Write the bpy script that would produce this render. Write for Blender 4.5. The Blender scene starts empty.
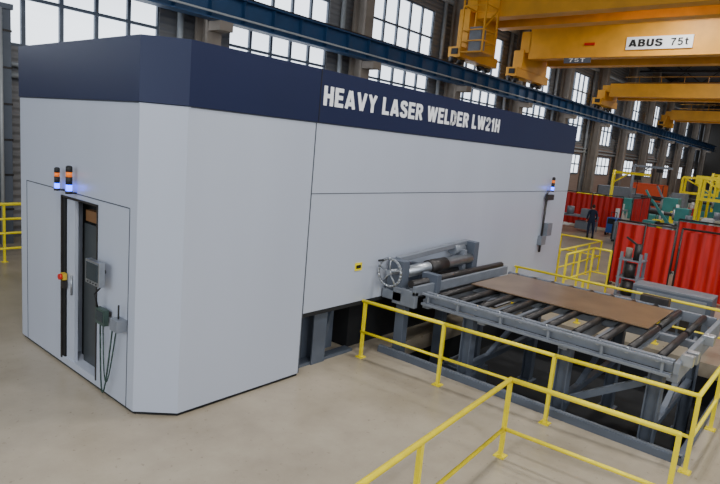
import bpy, bmesh, math, random
from mathutils import Vector, Matrix
random.seed(7)
S=bpy.context.scene
COL=S.collection
# ------------------------------------------------------------ materials
MATS={}
def lin(c): return tuple(((v/255.0)/12.92 if v/255.0<=0.04045 else (((v/255.0)+0.055)/1.055)**2.4) for v in c)
def mat(name,rgb,rough=0.5,metal=0.0,var=0.06,scale=6.0,bump=0.0,emit=0.0,stretch=None):
    if name in MATS: return MATS[name]
    m=bpy.data.materials.new(name); m.use_nodes=True; nt=m.node_tree; b=nt.nodes['Principled BSDF']
    c=lin(rgb)
    tc=nt.nodes.new('ShaderNodeTexCoord'); mp=nt.nodes.new('ShaderNodeMapping')
    if stretch: mp.inputs['Scale'].default_value=stretch
    n=nt.nodes.new('ShaderNodeTexNoise'); n.inputs['Scale'].default_value=scale; n.inputs['Detail'].default_value=5
    r=nt.nodes.new('ShaderNodeValToRGB')
    r.color_ramp.elements[0].position=0.3; r.color_ramp.elements[1].position=0.7
    r.color_ramp.elements[0].color=tuple(v*(1-var) for v in c)+(1,)
    r.color_ramp.elements[1].color=tuple(min(1,v*(1+var)) for v in c)+(1,)
    L=nt.links.new
    L(tc.outputs['Object'],mp.inputs['Vector']); L(mp.outputs[0],n.inputs['Vector']); L(n.outputs['Fac'],r.inputs[0]); L(r.outputs[0],b.inputs['Base Color'])
    b.inputs['Roughness'].default_value=rough; b.inputs['Metallic'].default_value=metal
    if bump>0:
        bp=nt.nodes.new('ShaderNodeBump'); bp.inputs['Strength'].default_value=bump; bp.inputs['Distance'].default_value=0.02
        L(n.outputs['Fac'],bp.inputs['Height']); L(bp.outputs[0],b.inputs['Normal'])
    if emit>0:
        L(r.outputs[0],b.inputs['Emission Color']); b.inputs['Emission Strength'].default_value=emit
    MATS[name]=m; return m
WHITE=mat('enclosure_white',(178,184,198),0.3,0,0.03,0.8,stretch=(1,1,.15))
NAVY=mat('enclosure_navy',(10,22,60),0.42,0,0.05,1.0)
BLACK=mat('black_rubber',(18,18,20),0.6)
SEAM=mat('panel_gap',(70,74,82),0.7)
TXT=mat('lettering_white',(240,242,244),0.5,0,0.01)
YEL=mat('safety_yellow',(238,216,14),0.42,0,0.07,9)
CRY=mat('crane_yellow',(224,158,40),0.5,0,0.1,1.2)
GBLUE=mat('girder_blue',(26,66,106),0.5,0,0.12,1.5)
STEEL=mat('grey_steel_paint',(122,127,136),0.45,0.2,0.1,5)
DSTEEL=mat('dark_steel',(62,59,58),0.4,0.6,0.2,8)
LSTEEL=mat('bright_steel',(160,164,170),0.3,0.8,0.12,8)
BGREY=mat('blue_grey_paint',(84,91,103),0.5,0,0.08,3)
PLATE=mat('plate_brown_steel',(150,124,98),0.3,0.6,0.2,1.6)
RED=mat('curtain_red',(184,22,16),0.5,0,0.2,3,stretch=(3,3,0.4))
TEAL=mat('machine_teal',(56,130,130),0.5,0,0.1,2)
CONC=mat('concrete_column',(138,128,118),0.85,0,0.15,1.5,0.2)
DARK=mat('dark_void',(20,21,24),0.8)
ORANGE=mat('lamp_orange',(250,120,20),0.3,emit=0.4)
BLUEL=mat('lamp_blue',(30,70,255),0.3,emit=9.0)
REDL=mat('button_red',(200,30,24),0.35)
GREEN=mat('pendant_grey_green',(56,74,68),0.45)
SCREEN=mat('screen_glass',(40,52,60),0.15)
INNER=mat('door_inner_panel',(80,86,86),0.5)
WIRE=mat('cable_dark_green',(36,62,54),0.5)
WGLASS=mat('window_daylight_glass',(232,240,250),0.3,0,0.05,0.5,emit=2.6)
WFRAME=mat('window_frame_grey',(96,104,116),0.6)
DUCT=mat('duct_light_grey',(165,168,170),0.5,0.2)
ORG=mat('orange_red_paint',(204,74,34),0.5)
BLU=mat('machine_blue',(40,84,160),0.5)
PINK=mat('pale_brick_panel',(150,128,116),0.85,0,0.12,3,stretch=(.3,1,6))
WHT=mat('machine_white',(200,200,200),0.5)
SKIN=mat('skin',(205,150,125),0.55); HAIR=mat('hair_brown',(50,36,26),0.8)
CLOTH=mat('workwear_dark_blue',(30,38,60),0.9,0,0.1,20); BOOT=mat('boot_black',(20,18,16),0.6)

def wallmat():
    m=bpy.data.materials.new('corrugated_cladding'); m.use_nodes=True; nt=m.node_tree; b=nt.nodes['Principled BSDF']
    tc=nt.nodes.new('ShaderNodeTexCoord'); w=nt.nodes.new('ShaderNodeTexWave'); w.bands_direction='Z'; w.inputs['Scale'].default_value=1.3; w.inputs['Distortion'].default_value=0
    n=nt.nodes.new('ShaderNodeTexNoise'); n.inputs['Scale'].default_value=0.35
    r=nt.nodes.new('ShaderNodeValToRGB'); r.color_ramp.elements[0].color=lin((108,108,110))+(1,); r.color_ramp.elements[1].color=lin((144,142,142))+(1,)
    bp=nt.nodes.new('ShaderNodeBump'); bp.inputs['Strength'].default_value=0.8; bp.inputs['Distance'].default_value=0.06
    L=nt.links.new
    L(tc.outputs['Object'],w.inputs['Vector']); L(tc.outputs['Object'],n.inputs['Vector']); L(n.outputs['Fac'],r.inputs[0]); L(r.outputs[0],b.inputs['Base Color']); L(w.outputs['Fac'],bp.inputs['Height']); L(bp.outputs[0],b.inputs['Normal'])
    b.inputs['Roughness'].default_value=0.65
    return m
CLAD=wallmat()
def floormat():
    m=bpy.data.materials.new('beige_industrial_floor'); m.use_nodes=True; nt=m.node_tree; b=nt.nodes['Principled BSDF']; L=nt.links.new
    tc=nt.nodes.new('ShaderNodeTexCoord')
    n1=nt.nodes.new('ShaderNodeTexNoise'); n1.inputs['Scale'].default_value=0.55; n1.inputs['Detail'].default_value=9; n1.inputs['Roughness'].default_value=0.66
    n2=nt.nodes.new('ShaderNodeTexNoise'); n2.inputs['Scale'].default_value=14; n2.inputs['Detail'].default_value=6
    r=nt.nodes.new('ShaderNodeValToRGB'); r.color_ramp.elements[0].position=0.32; r.color_ramp.elements[0].color=lin((146,134,115))+(1,); r.color_ramp.elements[1].position=0.68; r.color_ramp.elements[1].color=lin((177,165,146))+(1,)
    r2=nt.nodes.new('ShaderNodeValToRGB'); r2.color_ramp.elements[0].position=0.27; r2.color_ramp.elements[0].color=(0.55,0.53,0.5,1); r2.color_ramp.elements[1].position=0.36; r2.color_ramp.elements[1].color=(1,1,1,1)
    mx=nt.nodes.new('ShaderNodeMix'); mx.data_type='RGBA'; mx.blend_type='MULTIPLY'; mx.inputs[0].default_value=0.8
    L(tc.outputs['Object'],n1.inputs['Vector']); L(tc.outputs['Object'],n2.inputs['Vector'])
    L(n1.outputs['Fac'],r.inputs[0]); L(n2.outputs['Fac'],r2.inputs[0])
    L(r.outputs[0],mx.inputs[6]); L(r2.outputs[0],mx.inputs[7]); L(mx.outputs[2],b.inputs['Base Color'])
    mr=nt.nodes.new('ShaderNodeMapRange'); mr.inputs[3].default_value=0.2; mr.inputs[4].default_value=0.42
    L(n1.outputs['Fac'],mr.inputs[0]); L(mr.outputs[0],b.inputs['Roughness'])
    return m
FLOOR=floormat()
# ------------------------------------------------------------ mesh builder
class MB:
    def __init__(s): s.bm=bmesh.new(); s.mats=[]
    def mi(s,m):
        if m not in s.mats: s.mats.append(m)
        return s.mats.index(m)
    def _set(s,vs,m,smooth=False):
        i=s.mi(m); fs=set()
        for v in vs:
            for f in v.link_faces: fs.add(f)
        for f in fs: f.material_index=i; f.smooth=smooth
    def box(s,a,b,m,rot=None):
        a=Vector(a); b=Vector(b); c=(a+b)/2; d=b-a
        M=Matrix.Translation(c)@(rot if rot else Matrix.Identity(4))@Matrix.Diagonal((abs(d.x),abs(d.y),abs(d.z),1))
        r=bmesh.ops.create_cube(s.bm,size=1,matrix=M); s._set(r['verts'],m); return s
    def beam(s,p,q,w,h,m,up=(0,0,1)):
        p=Vector(p); q=Vector(q); d=q-p; z=d.normalized(); u=Vector(up)
        if abs(z.dot(u))>0.98: u=Vector((0,1,0))
        x=u.cross(z).normalized(); y=z.cross(x)
        R=Matrix((x,y,z)).transposed().to_4x4()
        M=Matrix.Translation((p+q)/2)@R@Matrix.Diagonal((w,h,d.length,1))
        r=bmesh.ops.create_cube(s.bm,size=1,matrix=M); s._set(r['verts'],m); return s
    def ibeam(s,p,q,w,h,m,t=0.03):
        p=Vector(p); q=Vector(q); d=(q-p).normalized(); u=Vector((0,0,1))
        if abs(d.z)>0.9: u=Vector((0,1,0))
        x=u.cross(d).normalized(); y=d.cross(x)
        s.beam(p,q,t,h-2*t,m,up=tuple(u)); s.beam(p+y*(h/2-t/2),q+y*(h/2-t/2),w,t,m,up=tuple(u)); s.beam(p-y*(h/2-t/2),q-y*(h/2-t/2),w,t,m,up=tuple(u)); return s
    def cyl(s,p,q,r,m,seg=14,r2=None):
        p=Vector(p); q=Vector(q); d=q-p
        R=d.to_track_quat('Z','Y').to_matrix().to_4x4()
        g=bmesh.ops.create_cone(s.bm,cap_ends=True,segments=seg,radius1=r,radius2=(r if r2 is None else r2),depth=d.length,matrix=Matrix.Translation((p+q)/2)@R)
        i=s.mi(m); fs=set()
        for v in g['verts']:
            for f in v.link_faces: fs.add(f)
        for f in fs: f.material_index=i; f.smooth=(len(f.verts)==4)
        return s
    def sph(s,c,r,m,sc=(1,1,1),seg=14):
        g=bmesh.ops.create_uvsphere(s.bm,u_segments=seg,v_segments=seg//2+2,radius=r,matrix=Matrix.Translation(c)@Matrix.Diagonal((*sc,1))); s._set(g['verts'],m,True); return s
    def path(s,pts,r,m,seg=10):
        for a,b in zip(pts,pts[1:]): s.cyl(a,b,r,m,seg)
        for a in pts[1:-1]: s.sph(a,r,m,seg=8)
        return s
    def torus(s,c,axis,R,r,m,n=24):
        ax=Vector(axis).normalized(); u=ax.orthogonal().normalized(); v=ax.cross(u); c=Vector(c)
        pts=[c+u*R*math.cos(2*math.pi*k/n)+v*R*math.sin(2*math.pi*k/n) for k in range(n+1)]
        for a,b in zip(pts,pts[1:]): s.cyl(a,b,r,m,8)
        return s
    def prism(s,poly,z0,z1,m,mtop=None):
        lo=[s.bm.verts.new((x,y,z0)) for x,y in poly]; hi=[s.bm.verts.new((x,y,z1)) for x,y in poly]
        i=s.mi(m); n=len(poly)
        for k in range(n):
            f=s.bm.faces.new((lo[k],lo[(k+1)%n],hi[(k+1)%n],hi[k])); f.material_index=i
        f=s.bm.faces.new(hi); f.material_index=s.mi(mtop or m)
        f=s.bm.faces.new(lo[::-1]); f.material_index=i; return s
    def quadgrid(s,fn,nu,nv,m,smooth=True):
        g=[[s.bm.verts.new(fn(a/nu,b/nv)) for b in range(nv+1)] for a in range(nu+1)]; i=s.mi(m)
        for a in range(nu):
            for b in range(nv):
                f=s.bm.faces.new((g[a][b],g[a+1][b],g[a+1][b+1],g[a][b+1])); f.material_index=i; f.smooth=smooth
        return s
    def make(s,name,parent=None,bevel=0):
        me=bpy.data.meshes.new(name); bmesh.ops.recalc_face_normals(s.bm,faces=s.bm.faces[:]) ; s.bm.to_mesh(me); s.bm.free()
        for m in s.mats: me.materials.append(m)
        o=bpy.data.objects.new(name,me); COL.objects.link(o)
        if parent: o.parent=parent
        if bevel:
            b=o.modifiers.new('bevel','BEVEL'); b.width=bevel; b.segments=2; b.limit_method='ANGLE'
        return o
def empty(name,loc=(0,0,0)):
    e=bpy.data.objects.new(name,None); COL.objects.link(e); e.location=(0,0,0); return e
# ------------------------------------------------------------ stroke lettering
GL={'H':(.6,[[(.1,0),(.1,1)],[(.5,0),(.5,1)],[(.1,.5),(.5,.5)]]),
'E':(.56,[[(.1,0),(.1,1)],[(.05,.9),(.55,.9)],[(.05,.51),(.51,.51)],[(.05,.1),(.56,.1)]]),
'A':(.7,[[(.09,0),(.33,.98)],[(.37,.98),(.61,0)],[(.18,.27),(.52,.27)]]),
'V':(.7,[[(.09,1),(.33,.02)],[(.37,.02),(.61,1)]]),
'Y':(.66,[[(.09,1),(.33,.45)],[(.57,1),(.33,.45)],[(.33,.5),(.33,0)]]),
'L':(.53,[[(.1,0),(.1,1)],[(.05,.1),(.53,.1)]]),
'S':(.6,[[(.52,.72),(.47,.84),(.38,.9),(.2,.9),(.11,.82),(.1,.68),(.18,.58),(.42,.46),(.51,.36),(.51,.2),(.42,.11),(.2,.1),(.11,.16),(.08,.29)]]),
'R':(.62,[[(.1,0),(.1,1)],[(.05,.9),(.38,.9),(.49,.82),(.49,.62),(.38,.5),(.1,.5)],[(.32,.48),(.53,0)]]),
'W':(.96,[[(.08,1),(.26,.03)],[(.28,.03),(.47,.97)],[(.49,.97),(.68,.03)],[(.7,.03),(.88,1)]]),
'D':(.6,[[(.1,0),(.1,1)],[(.05,.9),(.3,.9),(.44,.82),(.5,.65),(.5,.35),(.44,.18),(.3,.1),(.05,.1)]]),
'2':(.58,[[(.09,.68),(.12,.83),(.24,.9),(.38,.9),(.48,.8),(.48,.65),(.38,.48),(.12,.2),(.1,.1)],[(.04,.1),(.56,.1)]]),
'1':(.42,[[(.27,0),(.27,1)],[(.27,.88),(.07,.7)]]),
'B':(.6,[[(.1,0),(.1,1)],[(.05,.91),(.36,.91),(.46,.82),(.46,.63),(.36,.53),(.1,.53)],[(.36,.51),(.49,.41),(.49,.2),(.38,.09),(.05,.09)]]),
'U':(.6,[[(.1,1),(.1,.25),(.19,.11),(.41,.11),(.5,.25),(.5,1)]]),
'7':(.56,[[(.03,.91),(.54,.91)],[(.48,.88),(.3,.5),(.22,0)]]),
'5':(.58,[[(.5,.91),(.15,.91),(.12,.54),(.3,.59),(.44,.52),(.49,.34),(.42,.15),(.25,.09),(.08,.19)]]),
't':(.4,[[(.18,.95),(.18,.17),(.34,.09)],[(.02,.68),(.36,.68)]]),
'T':(.6,[[(.3,0),(.3,1)],[(.02,.91),(.58,.91)]])}
def text(body,M,m,width,height,parent,name,th=.19,space=.34,gap=.12):
    x=0; segs=[]
    for ch in body:
        if ch==' ': x+=space; continue
        w,st=GL[ch]
        for pl in st: segs.append([(x+a,b) for a,b in pl])
        x+=w+gap
    sx=width/(x-gap); sy=height; vs=[];fs=[];lay=0
    def poly(pts,dz):
        n=len(vs)
        for px,py in pts: vs.append(M@Vector((px*sx,min(1,max(0,py))*sy,dz)))
        fs.append(list(range(n,n+len(pts))))
    for pl in segs:
        for (x0,y0),(x1,y1) in zip(pl,pl[1:]):
            lay+=1; dz=.0003*(lay%7); L=math.hypot(x1-x0,y1-y0); nx,ny=-(y1-y0)/L*th/2,(x1-x0)/L*th/2
            poly([(x0+nx,y0+ny),(x0-nx,y0-ny),(x1-nx,y1-ny),(x1+nx,y1+ny)],dz)
        for a,b in pl[1:-1]:
            lay+=1; poly([(a+th/2*math.cos(k*math.pi/6),b+th/2*math.sin(k*math.pi/6)) for k in range(12)],.0003*(lay%7))
    me=bpy.data.meshes.new(name); me.from_pydata(vs,[],fs); me.materials.append(m)
    o=bpy.data.objects.new(name,me); COL.objects.link(o); o.parent=parent; return o
# ------------------------------------------------------------ room shell
PX0,PX1,PY0,PY1=8.42,13.4,1.05,6.2
fl=MB()
X0,X1,YA,YB=-12,112,-14,19.5
fl.box((X0,YA,-0.3),(PX0,YB,0),FLOOR); fl.box((PX1,YA,-0.3),(X1,YB,0),FLOOR)
fl.box((PX0,YA,-0.3),(PX1,PY0,0),FLOOR); fl.box((PX0,PY1,-0.3),(PX1,YB,0),FLOOR)
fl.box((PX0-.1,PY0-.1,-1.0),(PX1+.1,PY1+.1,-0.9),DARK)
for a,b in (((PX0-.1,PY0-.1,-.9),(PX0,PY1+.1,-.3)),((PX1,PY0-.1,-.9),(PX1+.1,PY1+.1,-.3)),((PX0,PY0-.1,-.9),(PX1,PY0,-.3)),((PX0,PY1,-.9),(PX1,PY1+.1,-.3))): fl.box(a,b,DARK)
fl.make('floor')
SP=8.5; CX=[12.9+SP*k for k in range(-3,12)]
wb=MB(); SILL,HEAD=5.75,11.6
wb.box((X0,19.5,0),(X1,19.8,SILL),CLAD); wb.box((X0,19.5,HEAD),(X1,19.8,15),CLAD)
for k,c in enumerate(CX):
    if c-1.5>X1: continue
    wb.box((max(c-1.5,X0),19.5,SILL),(min(c+1.5,X1),19.8,HEAD),CLAD)
for c in CX[6:-1]: wb.box((c+.6,19.42,.1),(c+SP-.6,19.5,5.4),PINK)
wb.make('wall_back')
for k,c in enumerate(CX[:-1]):
    x0=c+1.5; x1=c+SP-1.5
    w=MB(); w.box((x0,19.68,SILL),(x1,19.72,HEAD),WGLASS)
    nn=5
    for j in range(nn+1):
        x=x0+(x1-x0)*j/nn; w.box((x-.06,19.55,SILL),(x+.06,19.67,HEAD),WFRAME)
    for z in (SILL+.05,SILL+1.45,SILL+2.9,SILL+4.35,HEAD-.05): w.box((x0,19.56,z-.05),(x1,19.66,z+.05),WFRAME)
    if k>=6:
        w.box((x0,19.39,2.9),(x1,19.42,4.6),WGLASS)
        for j in range(nn+1):
            x=x0+(x1-x0)*j/nn; w.box((x-.07,19.34,2.9),(x+.07,19.41,4.6),WFRAME)
        for z in (2.9,3.75,4.6): w.box((x0,19.35,z-.06),(x1,19.41,z+.06),WFRAME)
    w.make('window_%d'%(k+1))
MB().box((X1,YA,0),(X1+.3,YB+.3,15),mat('far_wall_grey',(112,108,104),0.8)).make('wall_far')
MB().box((X0,YA,15),(X1+.3,YB+.3,15.2),mat('roof_dark',(52,50,50),0.9)).make('ceiling')
for c in CX:
    if c<2: continue
    m=MB(); m.ibeam((c,18.75,0),(c,18.75,14.95),0.6,0.8,CONC,0.14)
    m.box((c-.42,18.33,0),(c+.42,19.2,.25),CONC); m.make('building_column')
g=MB(); g.beam((-10,17.9,8.08),(110,17.9,8.08),0.04,0.86,GBLUE); g.box((-10,17.65,7.62),(110,18.15,7.67),GBLUE); g.box((-10,17.6,8.48),(110,18.2,8.54),GBLUE)
g.box((-10,17.86,8.54),(110,17.94,8.66),DSTEEL)
x=-9
while x<110: g.box((x-.015,17.7,7.67),(x+.015,18.1,8.48),GBLUE); x+=1.42
for c in CX:
    if c>2: g.box((c-.28,17.65,7.3),(c+.28,18.35,7.62),CONC)
g.cyl((-10,17.5,7.8),(110,17.5,7.8),.04,DUCT,8)
g.make('crane_runway_girder')
for k,c in enumerate(CX):
    if c<10: continue
    t=MB(); t.beam((c,YA,13.5),(c,18.2,13.5),.2,.2,DSTEEL); t.beam((c,YA,14.7),(c,18.2,14.7),.2,.2,DSTEEL)
    y=-13.0;a=0
    while y<16.8: t.beam((c,y,13.5 if a else 14.7),(c,y+1.6,14.7 if a else 13.5),.1,.1,DSTEEL); y+=1.6;a=1-a
    t.make('roof_truss')
d=MB()
for z,r in ((12.3,.14),(4.9,.09),(5.2,.06)): d.cyl((-8,19.27,z),(108,19.27,z),r,DUCT,10)
for c in CX[3:9]:
    d.cyl((c+.75,19.3,.1),(c+.75,19.3,12.3),.07,DUCT,8); d.box((c+.85,19.2,5.9),(c+1.3,19.45,6.9),STEEL); d.cyl((c-.8,19.3,.1),(c-.8,19.3,13),.12,DUCT,10)
d.make('wall_pipework')
b=MB(); b.box((5.85,18.5,0),(6.3,19.1,6.6),BGREY); b.box((5.8,18.45,6.6),(6.35,19.15,6.75),BGREY)
for z in (1,2,3,4,5,6): b.box((5.83,18.48,z),(6.32,19.12,z+.06),DSTEEL)
b.cyl((6.0,18.4,0),(6.0,18.4,6.6),.05,DUCT,10)
b.make('ventilation_duct')

# ------------------------------------------------------------ cranes
def crane(x,z0,z1,gap,label=None,w=0.7,trolley=None,cage=False):
    e=empty('overhead_crane'); b=MB()
    for xx in (x,x+gap):
        b.box((xx,-13.5,z0),(xx+w,17.0,z1),CRY); b.box((xx-.05,-13.5,z0-.04),(xx+w+.05,17.0,z0),CRY); b.box((xx-.05,-13.5,z1),(xx+w+.05,17.0,z1+.04),CRY)
        b.box((xx+w/2-.04,-13.5,z1+.04),(xx+w/2+.04,17.0,z1+.14),DSTEEL)
        b.prism([(xx,16.95),(xx+w,16.95),(xx+w,17.6),(xx,17.6)],z0+.35,z1-.1,CRY)
    b.make('main_girders',e)
    b=MB(); b.box((x-.6,17.35,8.95),(x+gap+w+.6,18.12,9.5),CRY)
    b.box((x-.1,17.3,9.45),(x+gap+w+.1,17.95,z0+.5),CRY)
    for xx in (x-.4,x+.4,x+gap+w-.4,x+gap+w+.4): b.cyl((xx,17.75,8.9),(xx,18.05,8.9),.22,DSTEEL,18)
    for xx in (x-.62,x+gap+w+.62): b.box((xx-.03,17.5,9.1),(xx+.03,17.9,9.4),BLACK)
    b.make('end_carriage',e)
    b=MB()
    for z in (z1+.6,z1+1.1): b.cyl((x+gap+w+.6,-13,z),(x+gap+w+.6,17.0,z),.03,CRY,8)
    y=-13
    while y<17.1: b.cyl((x+gap+w+.6,y,z1-.1),(x+gap+w+.6,y,z1+1.1),.03,CRY,8); y+=1.8
    b.box((x+gap+w,-13,z1-.15),(x+gap+w+.7,17.0,z1-.08),CRY); b.make('walkway',e)
    if trolley is not None:
        b=MB(); y=trolley
        b.box((x-.2,y,z1+.12),(x+gap+w+.2,y+2.6,z1+.4),CRY); b.cyl((x+.8,y+1.2,z1+.9),(x+gap-.1,y+1.2,z1+.9),.45,DSTEEL,18)
        b.box((x+.2,y+.3,z1+.4),(x+.75,y+1.2,z1+1.1),CRY); b.make('hoist_trolley',e)
    if cage:
        b=MB(); ax,bx,ay,by,az,bz=x-1.4,x-.1,15.6,16.9,z0-2.0,z0+.9
        for px in (ax,bx):
            for py in (ay,by): b.beam((px,py,az),(px,py,bz),.08,.08,CRY)
        for z in (az,az+.55,az+1.1,bz-.6,bz):
            b.beam((ax,ay,z),(bx,ay,z),.06,.06,CRY); b.beam((ax,by,z),(bx,by,z),.06,.06,CRY); b.beam((ax,ay,z),(ax,by,z),.06,.06,CRY); b.beam((bx,ay,z),(bx,by,z),.06,.06,CRY)
        b.box((ax,ay,az-.05),(bx,by,az),CRY); b.beam((ax,ay,az+1.1),(bx,ay,bz-.6),.06,.06,CRY); b.box((ax+.3,ay+.3,az),(ax+.8,by-.3,az+1.3),STEEL)
        b.make('maintenance_cage',e)
    return e
e=crane(35.6,10.1,11.85,3.0,trolley=3)
b=MB(); b.box((35.5,7.7,10.42),(35.6,11.1,11.1),TXT); b.make('label_plate',e)
b=MB(); b.box((35.52,12.9,10.75),(35.6,13.5,10.9),REDL); b.make('maker_strip',e)
b=MB(); b.box((35.5,13.0,9.75),(35.6,14.6,10.05),BGREY); b.make('load_plate',e)
text('ABUS',Matrix(((0,0,-1,35.47),(-1,0,0,10.95),(0,1,0,10.56),(0,0,0,1))),BLACK,1.75,0.4,e,'label_text',.22)
text('75t',Matrix(((0,0,-1,35.47),(-1,0,0,8.8),(0,1,0,10.56),(0,0,0,1))),BLACK,0.9,0.4,e,'label_text_load',.15)
text('75T',Matrix(((0,0,-1,35.47),(-1,0,0,14.3),(0,1,0,9.79),(0,0,0,1))),TXT,1.0,0.22,e,'load_text',.15)
crane(28.6,11.05,12.2,2.4,trolley=12.0,cage=True)
crane(52,9.7,10.7,2.4)
crane(74,9.7,10.7,2.4)

# ------------------------------------------------------------ laser welder enclosure
E=empty('laser_welding_enclosure')
xl,yf,xr,yb=3.68,6.28,16.9,10.45
OX0,OX1,OZ=6.3,13.2,1.05
b=MB()
DY0,DY1,DZ0,DZ1=7.74,8.84,0.16,2.64
R0=xl+0.75
b.prism([(xl,6.69),(4.09,yf),(xr,yf),(xr,yb),(R0,yb),(R0,6.69)],OZ,4.06,WHITE)
b.prism([(xl,6.69),(4.09,yf),(OX0,yf),(OX0,yb),(R0,yb),(R0,6.69)],0.05,OZ,WHITE)
b.prism([(OX1,yf),(xr,yf),(xr,yb),(OX1,yb)],0.05,OZ,WHITE)
b.box((xl,6.69,0.05),(R0,DY0,4.06),WHITE); b.box((xl,DY1,0.05),(R0,yb,4.06),WHITE)
b.box((xl,DY0,DZ1),(R0,DY1,4.06),WHITE); b.box((xl,DY0,0.05),(R0,DY1,DZ0),WHITE)
b.prism([(xl+.03,6.71),(4.11,yf+.03),(OX0,yf+.03),(OX0,yb-.03),(xl+.03,yb-.03)],0.0,0.05,BLACK)
b.prism([(OX1,yf+.03),(xr-.03,yf+.03),(xr-.03,yb-.03),(OX1,yb-.03)],0.0,0.05,BLACK)
b.make('panel_walls',E)
b=MB(); o=0.015
b.prism([(xl-o,6.69-.006),(4.09-.006,yf-o),(xr+o,yf-o),(xr+o,yb+o),(xl-o,yb+o)],4.07,4.85,NAVY); b.make('navy_top_band',E)
b=MB(); t=0.008
def vs(x,z0,z1,w=.012): b.box((x-w/2,yf-t/2,z0),(x+w/2,yf+t,z1),SEAM)
def hs(x0,x1,z,w=.012): b.box((x0,yf-t/2,z-w/2),(x1,yf+t,z+w/2),SEAM)
vs(OX0,0.05,4.06,.02); hs(OX0,xr,2.98); hs(4.12,xr,4.06,.014)
b.box((xl-t/2,6.72,4.053),(xl+t,yb,4.067),SEAM)
b.box((6.32,yf-o-.004,4.08),(6.335,yf,4.85),BLACK)
def sv(y,z0,z1): b.box((xl-t/2,y-.007,z0),(xl+t,y+.007,z1),SEAM)
def sh(y0,y1,z): b.box((xl-t/2,y0,z-.007),(xl+t,y1,z+.007),SEAM)
sv(6.87,0.05,2.74); sv(10.2,0.05,2.74); sh(6.87,10.2,2.74)
b.make('panel_seams',E)
b=MB()
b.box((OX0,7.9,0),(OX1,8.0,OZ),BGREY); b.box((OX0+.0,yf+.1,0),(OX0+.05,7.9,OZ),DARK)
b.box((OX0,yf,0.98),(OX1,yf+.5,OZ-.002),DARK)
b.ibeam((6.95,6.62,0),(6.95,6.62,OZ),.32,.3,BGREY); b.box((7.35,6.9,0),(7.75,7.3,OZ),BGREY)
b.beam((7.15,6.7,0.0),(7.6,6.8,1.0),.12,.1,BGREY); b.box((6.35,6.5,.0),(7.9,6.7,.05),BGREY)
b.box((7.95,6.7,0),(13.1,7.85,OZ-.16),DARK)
b.make('machine_base_frame',E)
b=MB()
b.box((R0-.03,DY0,DZ0),(R0+.0,DY1,DZ1),INNER)
b.box((xl-.015,DY0-.02,DZ0-.03),(xl+.05,DY0,DZ1+.03),DSTEEL); b.box((xl-.02,DY1,DZ0-.03),(xl+.05,DY1+.03,DZ1+.03),DSTEEL); b.box((xl-.015,DY0-.02,DZ1),(xl+.05,DY1+.03,DZ1+.03),DSTEEL)
b.box((xl+.02,DY1-.36,DZ0),(xl+.07,DY1-.1,DZ1-.02),WHITE)
b.box((xl+.0,DY1-.08,DZ0),(xl+.12,DY1,DZ1),BLACK)
b.box((xl+.16,DY0,DZ0),(xl+.22,DY1-.36,2.3),mat('cabinet_dark_grey',(62,66,68),.4)); b.box((xl+.16,DY0+.05,2.34),(xl+.3,DY1-.4,2.5),mat('wood_brown',(120,84,50),.6))
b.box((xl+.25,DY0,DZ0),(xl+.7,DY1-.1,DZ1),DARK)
b.cyl((xl+.0,DY1-.3,1.2),(xl+.0,DY1-.3,1.5),.015,LSTEEL)
b.make('access_door',E)
b=MB(); b.box((xl-.06,8.69,1.4),(xl,8.79,1.5),mat('estop_yellow',(206,170,50),.4)); b.cyl((xl-.06,8.74,1.45),(xl-.1,8.74,1.45),.045,REDL); b.box((xl-.05,8.69,1.27),(xl,8.79,1.38),DSTEEL); b.make('emergency_stop',E)
b=MB()
b.cyl((xl,7.5,1.78),(xl-.12,7.5,1.78),.03,DSTEEL); b.box((xl-.18,7.3,1.62),(xl-.1,7.7,1.95),LSTEEL); b.box((xl-.19,7.34,1.68),(xl-.178,7.66,1.92),SCREEN)
for k in range(4): b.cyl((xl-.178,7.38+.08*k,1.65),(xl-.192,7.38+.08*k,1.65),.012,BLACK,8)
b.make('control_panel',E,.008)
b=MB(); b.box((xl-.07,7.3,1.2),(xl-.0,7.6,1.26),DSTEEL)
b.box((xl-.12,7.28,1.08),(xl-.05,7.52,1.3),GREEN); b.box((xl-.125,7.31,1.13),(xl-.119,7.49,1.27),SCREEN)
b.path([(xl-.09,7.4,1.62),(xl-.16,7.46,1.5),(xl-.1,7.5,1.3),(xl-.06,7.5,1.2)],.012,BLACK)
def hang(y0,y1,low):
    pts=[]
    for k in range(17):
        a=k/16; pts.append((xl-.06-.04*math.sin(a*math.pi),y0+(y1-y0)*a, 1.1-(1.1-low)*math.sin(a*math.pi)))
    return pts
b.path(hang(7.5,7.15,.12),.011,WIRE,8); b.path(hang(7.42,7.05,.3),.009,WIRE,8)
b.make('teach_pendant',E)
b=MB(); b.box((xl-.14,6.88,1.1),(xl,7.08,1.26),STEEL); b.cyl((xl-.07,6.98,1.26),(xl-.07,6.98,1.45),.012,BLACK); b.make('junction_box',E,.006)
def lamp(px,py,z,dirx=-1,sc=1.0):
    b=MB(); b.cyl((px,py,z),(px,py,z+.04*sc),.05*sc,BLACK); b.cyl((px,py,z+.04*sc),(px,py,z+.13*sc),.042*sc,BLUEL); b.cyl((px,py,z+.13*sc),(px,py,z+.24*sc),.045*sc,BLACK)
    b.cyl((px,py,z+.24*sc),(px,py,z+.31*sc),.042*sc,ORANGE); b.cyl((px,py,z+.31*sc),(px,py,z+.38*sc),.045*sc,BLACK); b.sph((px,py,z+.38*sc),.042*sc,BLACK,(1,1,.5))
    b.beam((px,py,z+.01),(px-dirx*.1 if dirx else px,py if dirx else yf,z+.01),.05,.02,BLACK)
    b.make('signal_tower',E)
lamp(xl-.1,8.4,2.74); lamp(xl-.1,8.8,2.74,-1,.85)
lamp(15.45,yf-.12,2.98,0)
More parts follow.
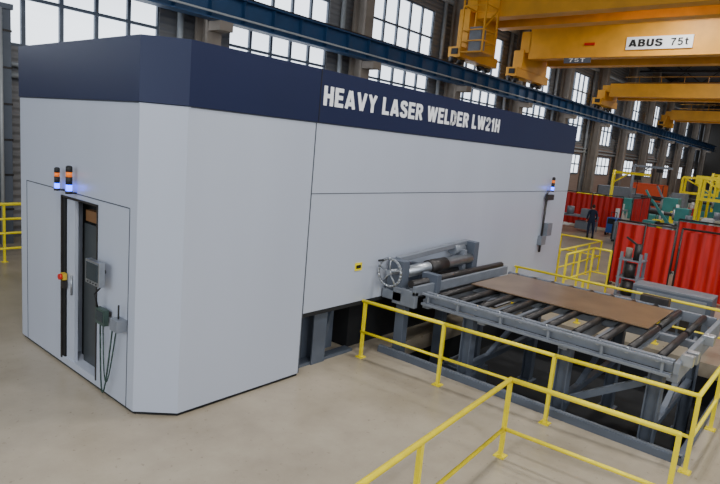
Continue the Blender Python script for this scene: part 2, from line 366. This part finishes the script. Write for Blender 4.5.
b=MB(); b.cyl((15.3,yf-.06,2.95),(15.3,yf-.06,1.3),.03,DSTEEL); b.box((15.45,yf-.15,1.75),(15.75,yf,2.1),STEEL); b.box((15.2,yf-.12,1.5),(15.5,yf,1.75),STEEL); b.box((15.2,yf-.14,2.75),(15.6,yf-.06,2.9),DSTEEL); b.make('operator_station',E)
b=MB(); b.box((7.5,yf-.01,1.62),(7.68,yf,1.76),YEL); b.box((7.53,yf-.014,1.66),(7.65,yf-.008,1.72),BLACK); b.make('warning_sign',E)
text('HEAVY LASER WELDER LW21H',Matrix(((1,0,0,6.4),(0,0,-1,yf-o-.004),(0,1,0,4.33),(0,0,0,1))),TXT,5.72,0.29,E,'title_lettering',.22)

# ------------------------------------------------------------ infeed unit at wall
I=empty('clamping_roll_unit')
b=MB()
b.box((8.3,5.8,1.05),(11.9,6.24,1.22),STEEL); b.box((8.35,5.85,1.22),(8.55,6.2,1.78),BGREY); b.box((10.9,5.85,1.22),(11.1,6.2,1.95),BGREY); b.box((9.0,5.9,1.22),(9.15,6.2,1.65),BGREY)
b.box((10.6,5.9,1.22),(10.7,6.2,1.8),STEEL); b.beam((8.5,6.1,1.76),(11.0,6.1,1.92),.12,.1,STEEL)
for x in (8.6,10.0,11.7): b.box((x-.08,5.85,-0.9),(x+.08,6.05,1.05),BGREY)
b.box((8.3,5.5,1.22),(11.9,5.57,1.4),STEEL); b.box((8.3,5.5,1.0),(8.4,6.0,1.3),STEEL); b.box((8.9,5.45,1.2),(9.05,5.8,1.55),BGREY)
b.make('frame',I,.01)
b=MB(); b.cyl((8.55,5.95,1.55),(10.9,5.95,1.6),.11,LSTEEL,24); b.cyl((8.4,5.68,1.4),(11.9,5.68,1.4),.07,DSTEEL,18); b.cyl((9.3,5.95,1.56),(9.9,5.95,1.57),.14,DSTEEL,24); b.cyl((9.2,6.05,1.36),(10.9,6.05,1.36),.06,DSTEEL)
b.cyl((10.4,6.1,1.8),(10.8,6.1,1.8),.11,STEEL,20)
b.make('rolls',I)
b=MB(); hx=8.08; c=(hx,5.95,1.6); b.torus(c,(1,-.0,.0),.25,.024,LSTEEL); b.cyl((hx-.04,5.95,1.6),(8.4,5.95,1.6),.05,LSTEEL)
for k in range(5):
    a=2*math.pi*k/5+.3; b.cyl(c,(hx,5.95+.25*math.cos(a),1.6+.25*math.sin(a)),.016,LSTEEL,8)
b.cyl((hx,6.1,1.8),(hx-.15,6.1,1.8),.02,BLACK); b.make('handwheel',I)

# ------------------------------------------------------------ roller table
T=empty('roller_conveyor_table')
tx0,tx1,ty0,ty1,tz=8.55,11.8,1.38,5.42,1.31
b=MB()
for x in (tx0,tx1): b.beam((x,ty0,tz-.09),(x,ty1,tz-.09),.08,.18,STEEL)
b.beam((tx0-.14,ty0,tz-.02),(tx0-.14,ty1,tz-.02),.05,.04,STEEL); b.beam((tx0-.12,ty0,tz-.2),(tx0-.12,ty1,tz-.2),.1,.05,STEEL)
for y in (1.5,2.3,3.1,3.9,4.7,5.3): b.beam((tx0-.12,y,tz-.2),(tx0-.12,y,tz-.02),.05,.04,STEEL)
b.beam((10.2,ty0,tz-.16),(10.2,ty1,tz-.16),.12,.12,STEEL)
for y in (ty0,2.9,4.3,ty1): b.beam((tx0,y,tz-.24),(tx1,y,tz-.24),.14,.16,STEEL)
b.beam((tx0-.14,ty0-.05,tz-.08),(tx1,ty0-.05,tz-.08),.07,.16,STEEL)
for y in (1.95,2.55,3.4,3.85,4.8): b.beam((tx0,y,tz-.13),(tx1,y,tz-.13),.06,.05,STEEL)
b.make('frame',T,.008)
b=MB(); y=ty0+.2
while y<ty1:
    b.cyl((tx0+.05,y,tz-.035),(10.14,y,tz-.035),.055,DSTEEL,14); b.cyl((10.26,y,tz-.035),(tx1-.05,y,tz-.035),.055,DSTEEL,14)
    b.cyl((tx0-.04,y,tz-.03),(tx0-.09,y,tz-.03),.045,LSTEEL,10); y+=.4
b.make('rollers',T)
b=MB()
for y in (1.6,2.9,4.6):
    for x in (tx0+.2,tx1-.2):
        b.ibeam((x,y,-.9),(x,y,tz-.3),.18,.2,BGREY,.02); b.box((x-.16,y-.16,-.9),(x+.16,y+.16,-.87),BGREY)
    b.beam((tx0+.2,y,-.2),(tx1-.2,y,tz-.4),.08,.08,BGREY); b.beam((tx0+.2,y,.1),(tx1-.2,y,.1),.1,.1,BGREY)
b.beam((tx0+.2,2.9,.1),(tx0+.2,1.7,.85),.1,.1,BGREY); b.beam((tx0+.2,1.6,-.3),(tx0+.2,4.6,-.3),.12,.14,BGREY)
b.make('legs',T)
b=MB(); b.box((tx0-.02,1.17,tz-.05),(tx0+.1,1.32,tz+.1),LSTEEL); b.box((tx1-.1,1.17,tz-.05),(tx1,1.32,tz+.1),LSTEEL); b.box((tx1+.05,2.2,tz-.1),(tx1+.25,2.7,tz+.12),DSTEEL); b.box((10.1,1.17,tz-.1),(10.3,1.32,tz+.05),LSTEEL)
b.box((8.9,1.17,tz-.1),(9.05,1.32,tz+.06),LSTEEL); b.make('end_stops',T,.005)
MB().box((9.74,2.02,tz+.022),(11.45,5.2,tz+.04),PLATE).make('steel_plate')
b=MB(); b.box((9.6,4.9,-.9),(10.3,5.6,-.35),BGREY); b.box((9.65,4.95,-.35),(10.25,5.55,-.3),STEEL); b.cyl((9.9,5.2,-.3),(9.9,5.2,-.1),.08,DSTEEL); b.make('pit_pump_unit',bevel=.01)

# ------------------------------------------------------------ railings
def railing(pts,posts,ztop,zmid,name='safety_railing',r=.03,zb=0.0):
    b=MB(); P=[Vector((x,y,ztop)) for x,y in pts]; b.path(P,r,YEL,12)
    for p in (P[0],P[-1]): b.sph(p,r,YEL,seg=8)
    for z in zmid: b.path([Vector((x,y,z)) for x,y in pts],r*.8,YEL,10)
    for x,y in posts:
        b.beam((x,y,zb),(x,y,ztop),.05,.05,YEL); b.box((x-.07,y-.07,zb),(x+.07,y+.07,zb+.015),YEL)
    return b.make(name)
railing([(7.78,6.24),(7.88,4.6),(8.0,2.8),(8.16,.98),(13.85,.95),(13.85,6.2)],[(7.79,6.2),(7.88,4.6),(8.0,2.8),(8.16,.98),(9.9,.97),(11.9,.96),(13.85,.95),(13.85,2.7),(13.85,4.45),(13.85,6.15)],1.05,[.48])
railing([(-2.0,2.28),(6.62,2.82),(6.74,.92)],[(2.2,2.54),(4.42,2.68),(6.62,2.82),(6.74,.92),(0,2.4),(-2,2.28)],1.05,[.38],r=.032)
railing([(17.6,6.5),(21.6,6.5),(21.6,9.5)],[(17.6,6.5),(19.0,6.5),(20.3,6.5),(21.6,6.5),(21.6,8),(21.6,9.5)],1.1,[.55])
railing([(15.2,5.4),(17.3,5.4),(17.3,4.9)],[(15.2,5.4),(16.2,5.4),(17.3,5.4),(17.3,4.9)],1.4,[.7])
railing([(0,16.2),(3.4,16.2),(9.0,16.2)],[(0,16.2),(1.7,16.2),(3.4,16.2),(4.6,16.2),(5.3,16.2),(5.8,16.2),(7.2,16.2),(9,16.2)],1.5,[.35,.75,1.12],r=.04)
b=MB(); b.box((8.28,1.06,0),(8.4,6.2,.11),BGREY); b.box((8.28,1.05,.0),(13.5,1.13,.11),BGREY); b.box((8.31,1.06,.11),(8.36,6.2,.13),STEEL); b.make('pit_kerb_channel')

# ------------------------------------------------------------ welding curtains
def curtain(p,q,h,name='welding_curtain'):
    e=empty(name); p=Vector((*p,0)); q=Vector((*q,0)); L=(q-p).length; d=(q-p).normalized(); n=Vector((-d.y,d.x,0))
    b=MB(); N=int(L/.05)
    def fn(a,v):
        s=a*L; w=.07*math.sin(s*2*math.pi/.34)+.04*math.sin(s*7.1)
        return p+d*s+n*w*(.5+.5*(1-v))+Vector((0,0,.12+v*(h-.2)))
    b.quadgrid(fn,N,3,RED); b.make('folded_sheet',e)
    b=MB(); b.cyl(p+Vector((0,0,h)),q+Vector((0,0,h)),.03,DSTEEL)
    n_=max(2,int(L/2.2)+1)
    for k in range(n_+1):
        c=p+d*L*k/n_; b.cyl(c,c+Vector((0,0,h)),.03,DSTEEL); b.beam(c-n*.35+Vector((0,0,.03)),c+n*.35+Vector((0,0,.03)),.06,.05,DSTEEL)
    b.make('frame',e); return e
curtain((19.4,5.45),(19.4,3.75),2.15); curtain((19.5,3.6),(19.5,-1),2.15)
curtain((24,4.6),(24,0),2.1)
curtain((36,13.6),(36,10.0),2.1); curtain((36.6,9.6),(40.5,9.6),2.1)

# ------------------------------------------------------------ background equipment
def lathe(x,y,m,sc=1.0):
    e=empty('turning_positioner'); b=MB()
    b.box((x,y,0),(x+1.2*sc,y+4*sc,.5*sc),m); b.box((x,y,.5*sc),(x+1.1*sc,y+1.0*sc,1.9*sc),m); b.box((x+.1,y+3.2*sc,.5*sc),(x+1.0*sc,y+4*sc,1.5*sc),m)
    b.cyl((x+.5*sc,y+1*sc,1.3*sc),(x+.5*sc,y+1.2*sc,1.3*sc),.45*sc,LSTEEL,20); b.cyl((x+.5*sc,y+1.2*sc,1.3*sc),(x+.5*sc,y+3.2*sc,1.3*sc),.16*sc,DSTEEL,14); b.beam((x+.5,y+1.8,1.4*sc),(x+.5,y+2.4,2.3*sc),.15,.15,m)
    b.make('body',e,.02)
lathe(47,9.3,TEAL); lathe(42,7.6,TEAL,.8); lathe(54,10.2,STEEL,1.1); lathe(60,8,TEAL); lathe(38.5,11.0,TEAL,.7); lathe(33.5,5.2,TEAL,.75)
def gantry(x,y,w,h):
    b=MB()
    for yy in (y,y+w):
        b.beam((x,yy,0),(x,yy,h),.2,.2,YEL); b.beam((x+1.5,yy,0),(x+1.5,yy,h),.2,.2,YEL); b.beam((x,yy,h*.5),(x+1.5,yy,h*.5),.12,.12,YEL)
    for z in (h,h*.55): b.beam((x,y,z),(x,y+w,z),.22,.22,YEL)
    b.beam((x+1.5,y,h),(x+1.5,y+w,h),.22,.22,YEL); b.beam((x,y,h*.55),(x,y+w,h),.12,.12,YEL); b.box((x-.3,y+w*.4,h-.6),(x,y+w*.6,h+.3),YEL); b.make('yellow_portal_frame')
gantry(50,6.0,2.6,3.6); gantry(66,10,3,3.4)
b=MB()
b.box((14.9,1.9,0),(15.6,3.6,1.0),BGREY); b.box((14.88,2.0,.55),(14.9,3.5,.95),STEEL); b.box((14.9,1.9,1.0),(15.6,3.6,1.05),STEEL)
for k in range(6): b.box((14.885,2.02+.25*k,.1),(14.9,2.22+.25*k,.45),DSTEEL)
b.make('control_cabinet',bevel=.01)
b=MB()
for y in (4.0,4.5): b.beam((16.9,y,0),(16.9,y,1.5),.07,.07,STEEL); b.beam((17.4,y,0),(17.4,y,1.5),.07,.07,STEEL)
for z in (.3,.8,1.3): b.box((16.85,3.95,z-.03),(17.45,4.55,z),STEEL)
for z in (.3,.8): b.cyl((17.0,4.25,z),(17.0,4.25,z+.4),.15,DSTEEL,16)
b.cyl((17.1,4.15,1.3),(17.1,4.15,1.75),.1,DSTEEL,16); b.cyl((17.2,4.4,1.3),(17.2,4.4,1.6),.09,CONC,16); b.beam((17.1,4.15,1.7),(17.1,4.5,1.9),.05,.05,DSTEEL)
b.make('parts_rack')
b=MB(); b.box((14.2,-.2,0),(15.0,1.0,1.45),BGREY); b.box((14.18,-.1,.8),(14.2,.9,1.3),DSTEEL); b.cyl((14.6,.4,1.45),(14.6,.4,1.75),.12,ORG); b.box((14.3,.0,1.45),(14.9,.8,1.5),ORG); b.make('hydraulic_power_unit',bevel=.01)
def crate(x,y,a,b_,h,m,name='storage_crate'):
    b=MB(); b.box((x,y,.12),(x+a,y+b_,h),m)
    for yy in (y+.05,y+b_/2,y+b_-.05): b.box((x,yy-.05,0),(x+a,yy+.05,.12),DSTEEL)
    for yy in (y,y+b_): b.box((x-.02,yy-.04,.12),(x,yy+.04,h),DSTEEL)
    b.box((x-.02,y,h-.06),(x+a,y+b_,h+.02),m); b.make(name)
crate(31,7.5,1,1.4,1.0,STEEL); crate(45,14,1.2,2,1.6,YEL); crate(56,15,1.5,3,2.0,STEEL); crate(63,14,2,3,2.4,ORG); crate(31,13,1.4,2,1.4,STEEL); crate(70,9,2,3,2.2,TEAL); crate(24.5,10.8,1,1.5,1.1,BGREY)
def jib(x,y,h,arm,m):
    b=MB(); b.cyl((x,y,0),(x,y,h),.11,m,14); b.cyl((x,y,0),(x,y,.05),.35,m,16); b.beam((x,y,h-.15),(x-.3,y-arm,h-.15),.1,.18,m); b.beam((x,y,h-.9),(x-.1,y-arm*.4,h-.2),.08,.08,m); b.box((x-.35,y-arm*.75,h-.55),(x-.1,y-arm*.6,h-.26),BLACK); b.cyl((x-.22,y-arm*.68,h-.55),(x-.22,y-arm*.68,h-1.6),.02,BLACK,6); b.make('jib_crane')
jib(43.5,13,3.6,2.5,YEL); jib(57,9,4,3,YEL); jib(52,14,4.2,3,STEEL)
def bench(x,y,m):
    b=MB(); b.box((x,y,.82),(x+1,y+2.2,.9),STEEL)
    for xx in (x+.05,x+.95):
        for yy in (y+.05,y+2.15): b.beam((xx,yy,0),(xx,yy,.82),.07,.07,m)
    b.box((x+.2,y+.2,.9),(x+.7,y+.8,1.3),m); b.cyl((x+.5,y+1.5,.9),(x+.5,y+1.5,1.35),.2,STEEL,14); b.box((x+.1,y+.1,.15),(x+.9,y+1,.6),m); b.make('workbench')
bench(29,4.6,STEEL); bench(38,5.4,WHT); bench(33,10.6,STEEL); bench(42.3,11.6,WHT); bench(50,12,BLU); bench(45,5,ORG); bench(64,6.8,WHT)
def welder(x,y,m):
    b=MB(); b.box((x,y,.15),(x+.7,y+.5,1.0),m); b.box((x-.01,y+.05,.65),(x,y+.45,.95),BLACK)
    for xx in (x+.1,x+.6):
        for yy in (y,y+.5): b.cyl((xx,yy-.03,.1),(xx,yy+.03,.1),.1,BLACK,12)
    b.cyl((x+.85,y+.25,.1),(x+.85,y+.25,1.5),.11,WHT,14); b.path([(x+.3,y+.1,1.0),(x+.3,y+.1,1.3),(x+.3,y+.4,1.3),(x+.3,y+.4,1.0)],.02,DSTEEL); b.make('welding_power_source')
for p in ((33.5,9.5,BLU),(36.5,7.9,YEL),(39.5,15.5,RED),(46,9,YEL),(49,16,BLU),(53,9.3,RED)): welder(*p)

# ------------------------------------------------------------ worker
def skin(name,verts,edges,radii,m,parent):
    me=bpy.data.meshes.new(name); me.from_pydata(verts,edges,[]); o=bpy.data.objects.new(name,me); COL.objects.link(o); o.parent=parent
    sm=o.modifiers.new('skin','SKIN'); sm.use_smooth_shade=True
    for i,r in enumerate(radii): me.skin_vertices[0].data[i].radius=(r,r) if not isinstance(r,tuple) else r
    me.skin_vertices[0].data[0].use_root=True
    ss=o.modifiers.new('sub','SUBSURF'); ss.levels=2; ss.render_levels=2; me.materials.append(m); return o
def worker(px,py,ang):
    W=empty('factory_worker'); W.location=(px,py,0); W.rotation_euler=(0,0,ang)
    v=[(0,0,.95),(0,0,1.12),(0,-.01,1.32),(0,0,1.46),(0,0,1.53),
       (.1,0,.88),(.11,-.03,.5),(.11,.02,.1),(-.1,0,.88),(-.12,.04,.5),(-.13,.1,.1),
       (.17,0,1.42),(.24,.02,1.16),(.22,-.12,.96),(-.17,0,1.42),(-.24,.02,1.16),(-.22,-.14,.98)]
    ed=[(0,1),(1,2),(2,3),(3,4),(0,5),(5,6),(6,7),(0,8),(8,9),(9,10),(3,11),(11,12),(12,13),(3,14),(14,15),(15,16)]
    r=[(.15,.11),(.14,.1),(.17,.12),(.1,.08),.055,.095,.065,.05,.095,.065,.05,.07,.05,.038,.07,.05,.038]
    skin('clothed_body',v,ed,r,CLOTH,W)
    b=MB(); b.sph((0,-.01,1.645),.1,SKIN,(.82,.98,1.15),20); b.cyl((0,0,1.5),(0,0,1.58),.052,SKIN); b.cyl((0,-.105,1.655),(0,-.13,1.63),.012,SKIN,8,.018)
    for sx in (-1,1):
        b.sph((sx*.082,0,1.64),.025,SKIN,(.4,.8,1.2),8); b.sph((sx*.032,-.098,1.665),.012,BLACK,(1,.5,.7),8)
    b.box((-.025,-.106,1.585),(.025,-.098,1.592),REDL); b.sph((0,.012,1.675),.102,HAIR,(.86,.96,1.05),20); b.make('head',W)
    for sx,hx,hy,hz in ((1,.22,-.12,.96),(-1,-.22,-.14,.98)):
        vv=[(hx,hy,hz),(hx,hy-.03,hz-.06)]; ee=[(0,1)]; rr=[.026,(.034,.018)]
        for k,ln in enumerate((.07,.08,.075,.06)):
            y=-.03+.02*k; i=len(vv); vv+= [(hx-.005*sx,hy-.03+y,hz-.1),(hx-.02*sx,hy-.03+y,hz-.1-ln*.5),(hx-.035*sx,hy-.025+y,hz-.1-ln)]; ee+=[(1,i),(i,i+1),(i+1,i+2)]; rr+=[.009,.0085,.008]
        i=len(vv); vv+=[(hx-.02*sx,hy-.07,hz-.05),(hx-.03*sx,hy-.085,hz-.09)]; ee+=[(0,i),(i,i+1)]; rr+=[.011,.009]
        skin('hand',vv,ee,rr,SKIN,W)
    b=MB()
    for fx,fy in ((.11,.02),(-.13,.1)): b.sph((fx,fy-.05,.05),.09,BOOT,(.55,1.5,.6),14); b.cyl((fx,fy,.03),(fx,fy,.16),.055,BOOT)
    b.make('boots',W)
worker(30.8,9.95,2.2)

# ------------------------------------------------------------ hall lamps and fills, added to light the scene
def added_highbay(x,y,power,size=1.2):  # out-of-view lamp with reflector, added to brighten the hall
    e=empty('added_high_bay_lamp'); b=MB(); b.cyl((x,y,12.9),(x,y,13.4),size*.5,DSTEEL,20,.12); b.cyl((x,y,13.4),(x,y,14.95),.02,DSTEEL,8); b.make('reflector',e)
    l=bpy.data.lights.new('lamp_fill_light','AREA'); l.shape='DISK'; l.size=size; l.energy=power; l.color=(1,.985,.96); o=bpy.data.objects.new('lamp_fill_light',l); COL.objects.link(o); o.location=(x,y,12.86); o.parent=e
for x in (0,9,18): 
    for y in (-6,3): added_highbay(x,y,540)
for x in (32,44,60,80): added_highbay(x,8,850)
def area(name,loc,tgt,sx,sy,power,col):
    l=bpy.data.lights.new(name,'AREA'); l.shape='RECTANGLE'; l.size=sx; l.size_y=sy; l.energy=power; l.color=col
    o=bpy.data.objects.new(name,l); COL.objects.link(o); o.location=loc; o.rotation_euler=(Vector(tgt)-Vector(loc)).to_track_quat('-Z','Y').to_euler()
area('added_fill_side',(-3,-13,9),(4,6,1.5),16,7,1700,(.88,.94,1))  # unseen cool fill light behind the camera, no glazing there
area('added_fill_end',(-11,6,7),(4,8,1),14,7,1050,(.86,.93,1))  # second added fill, out of view at the left end, not a window
w=bpy.data.worlds.new('world'); S.world=w; w.use_nodes=True
bg=w.node_tree.nodes['Background']; bg.inputs[0].default_value=(.8,.89,1,1); bg.inputs[1].default_value=0.42
# ------------------------------------------------------------ camera
f=575.0;H=3.8
X=Vector((490,-54,575)).normalized(); Z=Vector((303,-3374,-575)); Z=(Z-X*Z.dot(X)).normalized(); Y=Z.cross(X)
r=Vector((X[0],Y[0],Z[0])); dn=Vector((X[1],Y[1],Z[1])); fw=Vector((X[2],Y[2],Z[2]))
M=Matrix((( r.x,-dn.x,-fw.x,0),(r.y,-dn.y,-fw.y,0),(r.z,-dn.z,-fw.z,H),(0,0,0,1)))
cd=bpy.data.cameras.new('camera'); cam=bpy.data.objects.new('camera',cd); COL.objects.link(cam); cam.matrix_world=M
cd.sensor_width=36; cd.lens=f/720*36; cd.clip_end=400; S.camera=cam
